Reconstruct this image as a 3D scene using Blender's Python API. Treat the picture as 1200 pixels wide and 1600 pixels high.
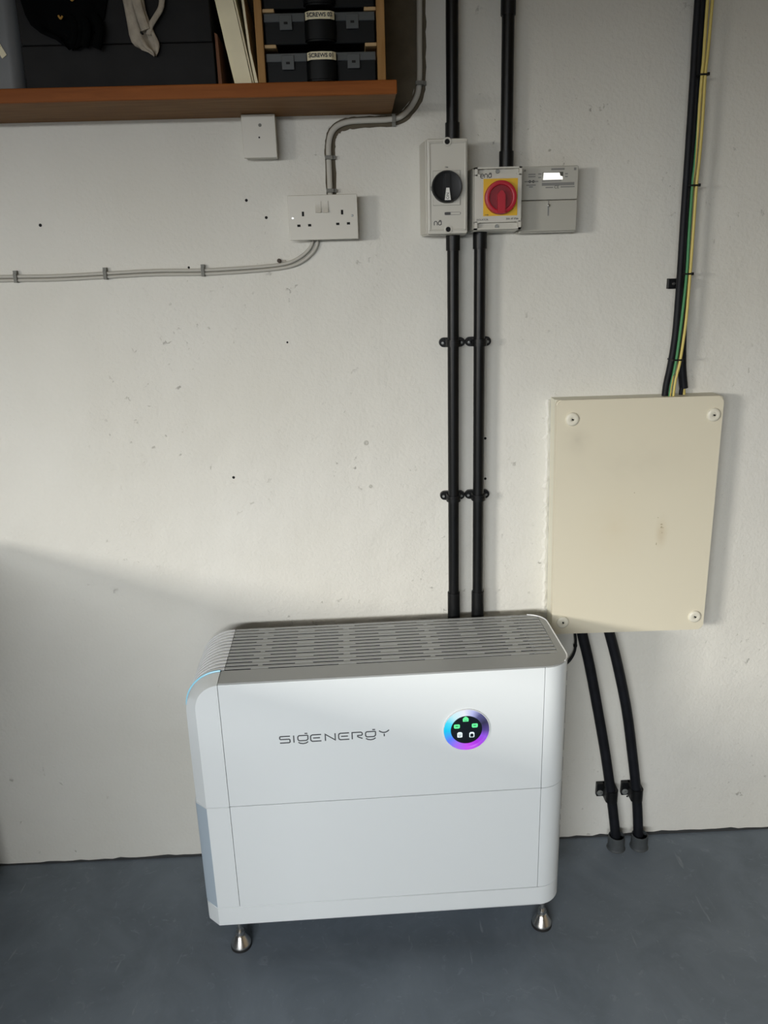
import bpy, bmesh, math, random
from mathutils import Vector, Matrix
for o in list(bpy.data.objects): bpy.data.objects.remove(o, do_unlink=True)
S = bpy.context.scene
COL = S.collection
PI = math.pi
random.seed(4)

# ---------------------------------------------------------------- camera
F, YAW, PIT, ROL, CH, CD = 1218.712, .0265, .3011, -.0297, 1.5448, 1.8104
cy, sy, cp, sp, cr, sr = math.cos(YAW), math.sin(YAW), math.cos(PIT), math.sin(PIT), math.cos(ROL), math.sin(ROL)
fw = Vector((sy*cp, cy*cp, -sp)); r0 = Vector((cy, -sy, 0)); u0 = r0.cross(fw)
rt = cr*r0 + sr*u0; up = -sr*r0 + cr*u0
cd = bpy.data.cameras.new('camera'); cam = bpy.data.objects.new('camera', cd); COL.objects.link(cam)
cam.matrix_world = Matrix(((rt.x, up.x, -fw.x, 0), (rt.y, up.y, -fw.y, -CD), (rt.z, up.z, -fw.z, CH), (0, 0, 0, 1)))
cd.sensor_fit = 'VERTICAL'; cd.sensor_height = 24; cd.sensor_width = 18; cd.lens = F/1600*24; cd.clip_start = .02
S.camera = cam

# ---------------------------------------------------------------- world, lights, exposure
W = bpy.data.worlds.new('world'); S.world = W; W.use_nodes = True
W.node_tree.nodes['Background'].inputs[0].default_value = (.75, .85, 1, 1)
W.node_tree.nodes['Background'].inputs[1].default_value = .35
S.view_settings.view_transform = 'Standard'; S.view_settings.look = 'None'
S.view_settings.gamma = 1; S.view_settings.exposure = 0; S.view_settings.use_curve_mapping = False

def area(name, loc, target, sx, sz, power, col, spread=180):
    l = bpy.data.lights.new(name, 'AREA'); l.shape = 'RECTANGLE'; l.size = sx; l.size_y = sz
    l.energy = power; l.color = col; l.spread = math.radians(spread)
    o = bpy.data.objects.new(name, l); COL.objects.link(o); o.location = loc
    o.rotation_euler = (Vector(target)-Vector(loc)).to_track_quat('-Z', 'Y').to_euler()
    return o
# daylight through the side window and through the open garage door behind the camera
# (sky seen over the window sill and under the door head, so the upper wall gets less of it)
area('window_skylight', (-4.2, -4.1, 1.95), (-2.2, -4.1, 1.95), 1.6, .5, 425, (1, .962, .895))
area('doorway_skylight', (-1.75, -5.7, 2.2), (-1.75, -3.7, 2.2), 4.4, .44, 375, (.96, .985, 1))

# ---------------------------------------------------------------- materials
def lin(c):
    return tuple((v/255/12.92 if v/255 <= .04045 else ((v/255+.055)/1.055)**2.4) for v in c) + (1,)
MATS = {}
def mat(name, col, rough=.5, metal=0, noise=0, nscale=30, bump=0, bscale=200, spec=.5, emit=None, estr=0, alpha=None):
    m = bpy.data.materials.new(name); m.use_nodes = True; nt = m.node_tree; N = nt.nodes; L = nt.links
    b = N['Principled BSDF']; c = col if len(col) == 4 else tuple(col)+(1,)
    b.inputs['Base Color'].default_value = c; b.inputs['Roughness'].default_value = rough
    b.inputs['Metallic'].default_value = metal; b.inputs['Specular IOR Level'].default_value = spec
    tc = N.new('ShaderNodeTexCoord')
    if noise:
        n = N.new('ShaderNodeTexNoise'); n.inputs['Scale'].default_value = nscale; n.inputs['Detail'].default_value = 5
        L.new(tc.outputs['Object'], n.inputs['Vector'])
        r = N.new('ShaderNodeValToRGB'); r.color_ramp.elements[0].position = .3; r.color_ramp.elements[1].position = .7
        r.color_ramp.elements[0].color = tuple(v*(1-noise) for v in c[:3])+(1,)
        r.color_ramp.elements[1].color = tuple(min(1, v*(1+noise)) for v in c[:3])+(1,)
        L.new(n.outputs['Fac'], r.inputs['Fac']); L.new(r.outputs['Color'], b.inputs['Base Color'])
    if bump:
        n2 = N.new('ShaderNodeTexNoise'); n2.inputs['Scale'].default_value = bscale; n2.inputs['Detail'].default_value = 4
        L.new(tc.outputs['Object'], n2.inputs['Vector'])
        bp = N.new('ShaderNodeBump'); bp.inputs['Strength'].default_value = bump; bp.inputs['Distance'].default_value = .002
        L.new(n2.outputs['Fac'], bp.inputs['Height']); L.new(bp.outputs['Normal'], b.inputs['Normal'])
    if emit:
        b.inputs['Emission Color'].default_value = emit if len(emit) == 4 else tuple(emit)+(1,)
        b.inputs['Emission Strength'].default_value = estr
    return m

def wood(name, c1, c2, scale=(3, 40, 40), rough=.6):
    m = mat(name, c1, rough, spec=.12); nt = m.node_tree; N = nt.nodes; L = nt.links; b = N['Principled BSDF']
    tc = N.new('ShaderNodeTexCoord'); mp = N.new('ShaderNodeMapping'); mp.inputs['Scale'].default_value = scale
    n = N.new('ShaderNodeTexNoise'); n.inputs['Scale'].default_value = 2.2; n.inputs['Detail'].default_value = 7; n.inputs['Distortion'].default_value = .6
    r = N.new('ShaderNodeValToRGB'); r.color_ramp.elements[0].position = .32; r.color_ramp.elements[1].position = .68
    r.color_ramp.elements[0].color = tuple(c1)+(1,); r.color_ramp.elements[1].color = tuple(c2)+(1,)
    L.new(tc.outputs['Object'], mp.inputs['Vector']); L.new(mp.outputs['Vector'], n.inputs['Vector'])
    L.new(n.outputs['Fac'], r.inputs['Fac']); L.new(r.outputs['Color'], b.inputs['Base Color'])
    return m

def wall_mat():
    m = mat('painted_plaster', (.63, .62, .585), .75, spec=.25); nt = m.node_tree; N = nt.nodes; L = nt.links; b = N['Principled BSDF']
    tc = N.new('ShaderNodeTexCoord')
    n = N.new('ShaderNodeTexNoise'); n.inputs['Scale'].default_value = 2.2; n.inputs['Detail'].default_value = 6
    r = N.new('ShaderNodeValToRGB'); r.color_ramp.elements[0].position = .35; r.color_ramp.elements[1].position = .7
    r.color_ramp.elements[0].color = (.655, .64, .58, 1); r.color_ramp.elements[1].color = (.70, .69, .64, 1)
    L.new(tc.outputs['Object'], n.inputs['Vector']); L.new(n.outputs['Fac'], r.inputs['Fac']); L.new(r.outputs['Color'], b.inputs['Base Color'])
    # trowelled plaster: coarse waviness, roller stipple and sparse chips
    n1 = N.new('ShaderNodeTexNoise'); n1.inputs['Scale'].default_value = 9; n1.inputs['Detail'].default_value = 3
    n2 = N.new('ShaderNodeTexNoise'); n2.inputs['Scale'].default_value = 130; n2.inputs['Detail'].default_value = 3
    n3 = N.new('ShaderNodeTexNoise'); n3.inputs['Scale'].default_value = 38; n3.inputs['Detail'].default_value = 6; n3.inputs['Roughness'].default_value = .75
    r3 = N.new('ShaderNodeValToRGB'); r3.color_ramp.elements[0].position = .62; r3.color_ramp.elements[1].position = .72
    patch = N.new('ShaderNodeTexNoise'); patch.inputs['Scale'].default_value = 3.1
    rp = N.new('ShaderNodeValToRGB'); rp.color_ramp.elements[0].position = .48; rp.color_ramp.elements[1].position = .62
    for q in (n1, n2, n3, patch): L.new(tc.outputs['Object'], q.inputs['Vector'])
    L.new(n3.outputs['Fac'], r3.inputs['Fac']); L.new(patch.outputs['Fac'], rp.inputs['Fac'])
    mm = N.new('ShaderNodeMath'); mm.operation = 'MULTIPLY'; L.new(r3.outputs['Color'], mm.inputs[0]); L.new(rp.outputs['Color'], mm.inputs[1])
    sm = N.new('ShaderNodeMath'); sm.operation = 'MULTIPLY'; sm.inputs[1].default_value = .62; L.new(n2.outputs['Fac'], sm.inputs[0])
    a1 = N.new('ShaderNodeMath'); a1.operation = 'MULTIPLY_ADD'; a1.inputs[1].default_value = 3.0; L.new(n1.outputs['Fac'], a1.inputs[0]); L.new(sm.outputs[0], a1.inputs[2])
    a2 = N.new('ShaderNodeMath'); a2.operation = 'MULTIPLY_ADD'; a2.inputs[1].default_value = 1.3; L.new(mm.outputs[0], a2.inputs[0]); L.new(a1.outputs[0], a2.inputs[2])
    bp = N.new('ShaderNodeBump'); bp.inputs['Strength'].default_value = .8; bp.inputs['Distance'].default_value = .0026
    L.new(a2.outputs[0], bp.inputs['Height']); L.new(bp.outputs['Normal'], b.inputs['Normal'])
    return m

def floor_mat():
    m = mat('floor_paint', (.055, .06, .068), .5, spec=.35); nt = m.node_tree; N = nt.nodes; L = nt.links; b = N['Principled BSDF']
    tc = N.new('ShaderNodeTexCoord')
    n = N.new('ShaderNodeTexNoise'); n.inputs['Scale'].default_value = 4.5; n.inputs['Detail'].default_value = 8; n.inputs['Roughness'].default_value = .62; n.inputs['Distortion'].default_value = .7
    r = N.new('ShaderNodeValToRGB'); r.color_ramp.elements[0].position = .36; r.color_ramp.elements[1].position = .72
    r.color_ramp.elements[0].color = (.132, .160, .190, 1); r.color_ramp.elements[1].color = (.19, .224, .262, 1)
    n2 = N.new('ShaderNodeTexNoise'); n2.inputs['Scale'].default_value = 26; n2.inputs['Detail'].default_value = 9; n2.inputs['Roughness'].default_value = .7; n2.inputs['Distortion'].default_value = 1.4
    r2 = N.new('ShaderNodeValToRGB'); r2.color_ramp.elements[0].position = .58; r2.color_ramp.elements[1].position = .78
    r2.color_ramp.elements[0].color = (0, 0, 0, 1); r2.color_ramp.elements[1].color = (.5, .5, .5, 1)
    mx = N.new('ShaderNodeMix'); mx.data_type = 'RGBA'; mx.inputs['B'].default_value = (.33, .37, .41, 1)
    for q in (n, n2): L.new(tc.outputs['Object'], q.inputs['Vector'])
    L.new(n.outputs['Fac'], r.inputs['Fac']); L.new(n2.outputs['Fac'], r2.inputs['Fac'])
    L.new(r2.outputs['Color'], mx.inputs['Factor']); L.new(r.outputs['Color'], mx.inputs['A']); L.new(mx.outputs['Result'], b.inputs['Base Color'])
    ms = N.new('ShaderNodeMapping'); ms.inputs['Scale'].default_value = (14, 1.6, 1); ms.inputs['Rotation'].default_value = (0, 0, .5)
    n3 = N.new('ShaderNodeTexNoise'); n3.inputs['Scale'].default_value = 5; n3.inputs['Detail'].default_value = 3; n3.inputs['Distortion'].default_value = .5
    r3 = N.new('ShaderNodeValToRGB'); r3.color_ramp.elements[0].position = .70; r3.color_ramp.elements[1].position = .76
    r3.color_ramp.elements[0].color = (0, 0, 0, 1); r3.color_ramp.elements[1].color = (.35, .35, .35, 1)
    mx3 = N.new('ShaderNodeMix'); mx3.data_type = 'RGBA'; mx3.inputs['B'].default_value = (.36, .40, .42, 1)
    L.new(tc.outputs['Object'], ms.inputs['Vector']); L.new(ms.outputs['Vector'], n3.inputs['Vector']); L.new(n3.outputs['Fac'], r3.inputs['Fac'])
    L.new(r3.outputs['Color'], mx3.inputs['Factor']); L.new(mx.outputs['Result'], mx3.inputs['A']); L.new(mx3.outputs['Result'], b.inputs['Base Color'])
    rr = N.new('ShaderNodeMapRange'); rr.inputs['To Min'].default_value = .38; rr.inputs['To Max'].default_value = .6
    L.new(n.outputs['Fac'], rr.inputs['Value']); L.new(rr.outputs['Result'], b.inputs['Roughness'])
    bp = N.new('ShaderNodeBump'); bp.inputs['Strength'].default_value = .25; bp.inputs['Distance'].default_value = .003
    L.new(n.outputs['Fac'], bp.inputs['Height']); L.new(bp.outputs['Normal'], b.inputs['Normal'])
    return m

def ring_mat(cx, cz):
    m = mat('light_ring', (.01, .01, .015), .25); nt = m.node_tree; N = nt.nodes; L = nt.links; b = N['Principled BSDF']
    tc = N.new('ShaderNodeTexCoord'); sx = N.new('ShaderNodeSeparateXYZ'); L.new(tc.outputs['Object'], sx.inputs[0])
    ax = N.new('ShaderNodeMath'); ax.operation = 'SUBTRACT'; ax.inputs[1].default_value = cx; L.new(sx.outputs['X'], ax.inputs[0])
    az = N.new('ShaderNodeMath'); az.operation = 'SUBTRACT'; az.inputs[1].default_value = cz; L.new(sx.outputs['Z'], az.inputs[0])
    at = N.new('ShaderNodeMath'); at.operation = 'ARCTAN2'; L.new(az.outputs[0], at.inputs[0]); L.new(ax.outputs[0], at.inputs[1])
    mr = N.new('ShaderNodeMapRange'); mr.inputs['From Min'].default_value = -PI; mr.inputs['From Max'].default_value = PI; L.new(at.outputs[0], mr.inputs['Value'])
    r = N.new('ShaderNodeValToRGB'); e = r.color_ramp.elements
    stops = [(0, (0, 205, 250)), (.09, (90, 130, 255)), (.17, (170, 110, 250)), (.26, (205, 80, 250)), (.35, (178, 50, 235)), (.43, (150, 80, 235)), (.49, (80, 62, 140)),
             (.56, (48, 46, 78)), (.64, (90, 90, 140)), (.70, (190, 195, 245)), (.77, (240, 245, 255)), (.86, (205, 245, 252)), (.93, (70, 225, 255)), (1, (0, 205, 250))]
    e[0].position = 0; e[0].color = lin(stops[0][1]); e[1].position = 1; e[1].color = lin(stops[-1][1])
    for p, c in stops[1:-1]:
        q = e.new(p); q.color = lin(c)
    L.new(mr.outputs['Result'], r.inputs['Fac']); L.new(r.outputs['Color'], b.inputs['Emission Color']); b.inputs['Emission Strength'].default_value = .95
    return m

M_wall = wall_mat(); M_floor = floor_mat()
M_ceil = mat('ceiling_board', (.52, .38, .20), .9)
M_dim = mat('side_wall_paint', (.36, .29, .20), .9)
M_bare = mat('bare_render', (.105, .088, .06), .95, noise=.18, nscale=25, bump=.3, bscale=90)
M_case = mat('white_powder_coat', (.75, .785, .79), .32, spec=.5)
M_top_shaded = mat('white_grille_shaded', (.33, .34, .335), .42)  # white top coloured greyer, in place of the shade on its upward faces
M_fin = mat('satin_white_fin', (.72, .73, .74), .35)
M_dark = mat('dark_interior', (.012, .0125, .013), .9, spec=.05)
M_seam = mat('seam_grey', (.12, .12, .12), .8)
M_logo = mat('logo_grey', (.075, .08, .085), .5)
M_steel = mat('polished_steel', (.82, .80, .76), .24, 1)
M_rub = mat('black_rubber', (.012, .012, .012), .7)
M_glass = mat('black_glass', (.006, .01, .016), .12)
M_green = mat('green_icon_light', (.05, .2, .1), .5, emit=lin((95, 240, 150)), estr=.95)
M_white_icon = mat('white_icon_light', (.3, .3, .3), .5, emit=lin((225, 250, 255)), estr=.9)
M_iconmark = mat('icon_mark_dark', (.02, .12, .07), .5)
M_led = mat('blue_edge_light', (.25, .5, .62), .3, emit=lin((110, 185, 215)), estr=.38)
M_cond = mat('black_conduit', (.0045, .005, .0055), .36, noise=.25, nscale=40, spec=.3)
M_cond2 = mat('dusty_black_conduit', (.0065, .0075, .0105), .55, noise=.3, nscale=25, spec=.25)
M_blk = mat('black_plastic', (.005, .0055, .006), .4, spec=.3)
M_sock = mat('socket_white', (.56, .54, .475), .4)
M_hole = mat('socket_hole', (.006, .006, .006), .9)
M_iso = mat('isolator_grey', (.56, .545, .485), .42)
M_meter = mat('meter_grey', (.47, .46, .41), .4)
M_mcover = mat('meter_cover_grey', (.43, .42, .37), .35)
M_print = mat('dark_print', (.06, .06, .06), .6)
M_gprint = mat('grey_print', (.22, .22, .21), .6)
M_red = mat('red_knob', (.42, .012, .028), .38)
M_red2 = mat('dark_red_disc', (.22, .008, .018), .42)
M_yel = mat('yellow_plate', (.72, .43, .02), .5)
M_lcd_glare = mat('lcd_glare_glow', (.7, .7, .62), .3, emit=(1, .98, .92), estr=.9)  # emission imitates glare on a reflective display, which has no backlight
def panel_mat():
    m = mat('cream_panel', (.69, .645, .505), .42); nt = m.node_tree; N = nt.nodes; L = nt.links; b = N['Principled BSDF']
    tc = N.new('ShaderNodeTexCoord'); acc = None
    n = N.new('ShaderNodeTexNoise'); n.inputs['Scale'].default_value = 26; n.inputs['Detail'].default_value = 6; L.new(tc.outputs['Object'], n.inputs['Vector'])
    col = N.new('ShaderNodeRGB').outputs[0]; col.default_value = (.69, .64, .50, 1)
    # greasy smudges: centre (local x, z), half size, strength, colour
    for cx, cz, rx, rz, st, c in ((.066, .268, .022, .055, .75, (.50, .40, .25, 1)), (-.02, .44, .30, .10, .22, (.50, .46, .36, 1)), (-.15, .50, .05, .05, .45, (.47, .43, .34, 1)), (-.05, .28, .12, .16, .22, (.62, .52, .34, 1))):
        sx = N.new('ShaderNodeMapping'); sx.vector_type = 'TEXTURE'; sx.inputs['Location'].default_value = (cx, -.062, cz); sx.inputs['Scale'].default_value = (rx, 1, rz)
        L.new(tc.outputs['Object'], sx.inputs['Vector'])
        g = N.new('ShaderNodeTexGradient'); g.gradient_type = 'QUADRATIC_SPHERE'; L.new(sx.outputs['Vector'], g.inputs['Vector'])
        k = N.new('ShaderNodeMath'); k.operation = 'MULTIPLY'; L.new(g.outputs['Fac'], k.inputs[0]); L.new(n.outputs['Fac'], k.inputs[1])
        k2 = N.new('ShaderNodeMath'); k2.operation = 'MULTIPLY'; k2.inputs[1].default_value = st*1.8; k2.use_clamp = True; L.new(k.outputs[0], k2.inputs[0])
        mx = N.new('ShaderNodeMix'); mx.data_type = 'RGBA'; L.new(k2.outputs[0], mx.inputs['Factor']); L.new(col, mx.inputs['A']); mx.inputs['B'].default_value = c
        col = mx.outputs['Result']
    L.new(col, b.inputs['Base Color']); return m
M_pan = panel_mat()
M_pan2 = mat('cream_panel_edge', (.72, .70, .58), .5)
M_rose = mat('cream_cap', (.72, .69, .575), .4)
M_stain = mat('panel_scuff', (.42, .36, .24), .8)
M_cable = mat('painted_cable', (.47, .455, .405), .6)
M_clip = mat('grey_clip', (.17, .17, .15), .6)
M_earthY = mat('earth_wire_yellow', (.62, .50, .14), .45)
M_earthG = mat('earth_wire_green', (.04, .22, .075), .45)
M_cream = mat('cream_card', (.84, .77, .55), .75, noise=.06, nscale=18)
M_blackbox = mat('black_box', (.014, .014, .0145), .65, noise=.2, nscale=14, spec=.15)
M_cloth = mat('beige_knit', (.38, .335, .27), .95, noise=.15, nscale=60, bump=.6, bscale=350)
M_glove = mat('black_glove', (.0025, .003, .0032), .95, spec=.05)
M_amber = mat('amber_stitch', (.42, .23, .04), .7)
M_tub = mat('grey_tub_plastic', (.14, .148, .155), .4, spec=.3)
M_tape = mat('label_tape', (.72, .66, .46), .5)
M_org = mat('organizer_black', (.0035, .0045, .005), .45, spec=.15)
M_lid = mat('smoked_clear_lid', (.075, .082, .084), .3, spec=.3)
M_shelf = wood('shelf_underside_wood', (.165, .078, .026), (.23, .118, .044))
M_edge = wood('varnished_edge_wood', (.20, .058, .011), (.28, .088, .018), rough=.5)
M_post = wood('rack_pine', (.27, .145, .05), (.37, .21, .082), (30, 30, 3))
M_batten = wood('red_brown_batten', (.12, .055, .03), (.19, .085, .045), (30, 30, 3))
M_runner = mat('pale_dowel', (.46, .31, .15), .6)
M_collar = mat('painted_collar', (.055, .062, .065), .6, noise=.2, nscale=40)
M_blocker = mat('blocker_enamel', (.07, .09, .12), .4)  # colour of the added block that shades the lower wall
M_screw = mat('zinc_screw', (.55, .55, .53), .3, 1)
M_screw2 = mat('dull_zinc_screw', (.30, .31, .30), .45, .6)

# ---------------------------------------------------------------- helpers
ROOT = {}
def thing(name, label, cat, loc=(0, 0, 0), rz=0, group=None):
    o = bpy.data.objects.new(name, None); COL.objects.link(o); o.empty_display_size = .05
    o.location = loc; o.rotation_euler = (0, 0, rz); o['label'] = label; o['category'] = cat
    if group: o['group'] = group
    ROOT[o] = (Matrix.Translation(loc) @ Matrix.Rotation(rz, 4, 'Z')).inverted()
    return o
def obj(name, bm, m, parent=None, local=False, smooth=None, label=None):
    """link a bmesh as ONE mesh object; coordinates are world unless local"""
    if parent is not None and not local:
        top = parent
        while top.parent: top = top.parent
        if top in ROOT: bmesh.ops.transform(bm, matrix=ROOT[top], verts=bm.verts)
    bmesh.ops.recalc_face_normals(bm, faces=bm.faces)
    me = bpy.data.meshes.new(name); bm.to_mesh(me); bm.free(); me.materials.append(m)
    if smooth is not None:
        me.polygons.foreach_set('use_smooth', [True]*len(me.polygons))
        me.set_sharp_from_angle(angle=math.radians(smooth))
    o = bpy.data.objects.new(name, me); COL.objects.link(o)
    if smooth is not None: o.modifiers.new('weighted_normals', 'WEIGHTED_NORMAL').keep_sharp = True
    if parent is not None: o.parent = parent
    if label: o['label'] = label
    return o
def tag(o, label, cat, group=None):
    o['label'] = label; o['category'] = cat
    if group: o['group'] = group
    return o
def recentre(o, loc):
    """move a top-level mesh's origin to loc"""
    o.data.transform(Matrix.Translation(-Vector(loc))); o.location = loc
    return o
def struct(o): o['kind'] = 'structure'; return o

def box(bm, x0, x1, y0, y1, z0, z1, bev=0, seg=2):
    vs = [bm.verts.new((x, y, z)) for x in (x0, x1) for y in (y0, y1) for z in (z0, z1)]
    fs = [bm.faces.new([vs[i] for i in q]) for q in ((0, 1, 3, 2), (4, 6, 7, 5), (0, 4, 5, 1), (2, 3, 7, 6), (0, 2, 6, 4), (1, 5, 7, 3))]
    if bev:
        es = list({e for f in fs for e in f.edges})
        bmesh.ops.bevel(bm, geom=es, offset=bev, segments=seg, affect='EDGES', profile=.5)
    return bm
def B(*a, **k): return box(bmesh.new(), *a, **k)
def prism(pts, axis, a, b, bm=None, bev=0):
    """extrude a 2-D outline along an axis: 'z' takes (x,y), 'y' takes (x,z), 'x' takes (y,z)"""
    bm = bm or bmesh.new()
    P = {'z': lambda p, t: (p[0], p[1], t), 'y': lambda p, t: (p[0], t, p[1]), 'x': lambda p, t: (t, p[0], p[1])}[axis]
    A = [bm.verts.new(P(p, a)) for p in pts]; C = [bm.verts.new(P(p, b)) for p in pts]
    n = len(pts); f1 = bm.faces.new(A); f2 = bm.faces.new(C)
    for i in range(n): bm.faces.new((A[i], A[(i+1) % n], C[(i+1) % n], C[i]))
    if bev: bmesh.ops.bevel(bm, geom=list(f1.edges)+list(f2.edges), offset=bev, segments=2, affect='EDGES')
    return bm
def frustum(bm, back, front, yb, yf):
    """four-sided taper from a back rectangle (x0,x1,z0,z1) to a front one"""
    V = []
    for (x0, x1, z0, z1), y in ((back, yb), (front, yf)):
        V.append([bm.verts.new(p) for p in ((x0, y, z0), (x1, y, z0), (x1, y, z1), (x0, y, z1))])
    fs = [bm.faces.new(V[0]), bm.faces.new(V[1])]+[bm.faces.new((V[0][i], V[0][(i+1) % 4], V[1][(i+1) % 4], V[1][i])) for i in range(4)]
    return fs
def arc(cx, cy_, r, a0, a1, n):
    return [(cx+r*math.cos(math.radians(a0+(a1-a0)*i/n)), cy_+r*math.sin(math.radians(a0+(a1-a0)*i/n))) for i in range(n+1)]
def lathe(prof, c, axis='z', n=24, bm=None):
    """prof: (radius, height) list, closed on the axis when radius is 0"""
    bm = bm or bmesh.new(); rings = []
    for r, h in prof:
        ring = []
        for i in range(1 if r == 0 else n):
            t = 2*PI*i/n; a, b = r*math.cos(t), r*math.sin(t)
            p = {'z': (a, b, h), 'y': (a, h, b), 'x': (h, a, b)}[axis]
            ring.append(bm.verts.new((c[0]+p[0], c[1]+p[1], c[2]+p[2])))
        rings.append(ring)
    for A, C in zip(rings, rings[1:]):
        for i in range(n):
            j = (i+1) % n
            if len(A) == 1 and len(C) == 1: continue
            if len(A) == 1: bm.faces.new((A[0], C[i], C[j]))
            elif len(C) == 1: bm.faces.new((A[i], A[j], C[0]))
            else: bm.faces.new((A[i], A[j], C[j], C[i]))
    return bm
def cyl(c, axis, r, h0, h1, n=24, bm=None, bev=0):
    p = [(0, h0), (r-bev, h0), (r, h0+bev), (r, h1-bev), (r-bev, h1), (0, h1)] if bev else [(0, h0), (r, h0), (r, h1), (0, h1)]
    return lathe(p, c, axis, n, bm)
def spline(pts, k=6):
    pts = [Vector(p) for p in pts]; q = [pts[0]*2-pts[1]]+pts+[pts[-1]*2-pts[-2]]; out = []
    for i in range(1, len(q)-2):
        a, b, c, d = q[i-1:i+3]
        for j in range(k):
            t = j/k
            out.append(.5*((2*b)+(c-a)*t+(2*a-5*b+4*c-d)*t*t+(3*b-a-3*c+d)*t**3))
    out.append(pts[-1]); return out
def tube(pts, r, n=12, bm=None, k=6, flat=1.0, nrm=Vector((0, -1, 0))):
    """round (or flattened towards nrm) tube along a smooth path"""
    bm = bm or bmesh.new(); P = spline(pts, k) if k > 1 else [Vector(p) for p in pts]; rings = []
    for i, p in enumerate(P):
        t = (P[min(i+1, len(P)-1)]-P[max(i-1, 0)]).normalized()
        a = t.cross(nrm); a = a.normalized() if a.length > 1e-6 else Vector((1, 0, 0)); b = a.cross(t).normalized()
        rings.append([bm.verts.new(p+a*r*math.cos(2*PI*j/n)+b*r*flat*math.sin(2*PI*j/n)) for j in range(n)])
    for A, C in zip(rings, rings[1:]):
        for j in range(n): bm.faces.new((A[j], A[(j+1) % n], C[(j+1) % n], C[j]))
    bm.faces.new(rings[0]); bm.faces.new(rings[-1]); return bm
def strokes(polys, w, y, th, org, sx, sz, bm=None):
    """flat raised pen strokes in the x-z plane, facing -y"""
    bm = bm or bmesh.new()
    for pl in polys:
        P = [Vector((org[0]+a*sx, org[1]+b*sz)) for a, b in pl]; L, R = [], []
        for i, p in enumerate(P):
            d1 = (P[i]-P[i-1]).normalized() if i else None; d2 = (P[i+1]-P[i]).normalized() if i < len(P)-1 else None
            d = (d1 or d2)+(d2 or d1); d.normalize(); nn = Vector((-d.y, d.x)); s = 1/max(.5, nn.dot(Vector((-(d1 or d2).y, (d1 or d2).x))))
            L.append(p+nn*w/2*s); R.append(p-nn*w/2*s)
        ends = [bm.verts.new((q.x, yy, q.y)) for yy in (y, y-th) for q in L+R]
        n = len(P); l0, r0_, l1, r1 = ends[:n], ends[n:2*n], ends[2*n:3*n], ends[3*n:]
        for i in range(n-1):
            bm.faces.new((l1[i], l1[i+1], r1[i+1], r1[i])); bm.faces.new((l0[i], l0[i+1], l1[i+1], l1[i])); bm.faces.new((r0_[i], r0_[i+1], r1[i+1], r1[i]))
        for i in (0, n-1): bm.faces.new((l0[i], l1[i], r1[i], r0_[i]))
    return bm
def text(s, size, x, y, z, rot=0, th=.0003, align='CENTER', bold=0):
    """lettering as a mesh in the x-z plane facing -y, rot turns it in that plane"""
    c = bpy.data.curves.new('lettering', 'FONT'); c.body = s; c.size = size; c.align_x = align; c.align_y = 'CENTER'; c.extrude = th; c.resolution_u = 3; c.offset = bold
    o = bpy.data.objects.new('lettering', c); COL.objects.link(o)
    dg = bpy.context.evaluated_depsgraph_get(); me = bpy.data.meshes.new_from_object(o.evaluated_get(dg))
    bpy.data.objects.remove(o); bm = bmesh.new(); bm.from_mesh(me); bpy.data.meshes.remove(me)
    bmesh.ops.transform(bm, matrix=Matrix.Translation((x, y, z)) @ Matrix.Rotation(PI/2, 4, 'X') @ Matrix.Rotation(rot, 4, 'Z'), verts=bm.verts)
    return bm

# ---------------------------------------------------------------- the room
wb = struct(obj('wall_back', B(-3.05, 2.75, 0, .12, -.1, 2.5), M_wall))
struct(obj('floor', B(-3.05, 2.75, -4.6, 0, -.1, 0), M_floor))
struct(obj('ceiling', B(-3.05, 2.75, -4.6, .12, 2.5, 2.6), M_ceil))
bm = bmesh.new()     # side wall with the window opening
box(bm, -3.05, -2.95, -4.6, -3.7, 0, 2.5); box(bm, -3.05, -2.95, -2.6, 0, 0, 2.5)
box(bm, -3.05, -2.95, -3.7, -2.6, 0, .82); box(bm, -3.05, -2.95, -3.7, -2.6, 1.83, 2.5)
struct(obj('wall_left', bm, M_dim))
bm = bmesh.new()
for y0, y1, z0, z1 in ((-3.7, -3.67, .82, 1.83), (-2.63, -2.6, .82, 1.83), (-3.67, -2.63, .82, .85), (-3.67, -2.63, 1.80, 1.83)):
    box(bm, -3.04, -2.97, y0, y1, z0, z1)
struct(obj('window_1', bm, M_case))
struct(obj('wall_right', B(2.65, 2.75, -4.6, 0, 0, 2.5), M_dim))
bm = bmesh.new()     # front wall with the open garage doorway
box(bm, -3.05, -2.7, -4.6, -4.5, 0, 2.5); box(bm, -.05, 2.75, -4.6, -4.5, 0, 2.5); box(bm, -2.7, -.05, -4.6, -4.5, 2.05, 2.5)
struct(obj('wall_front', bm, M_dim))
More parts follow.
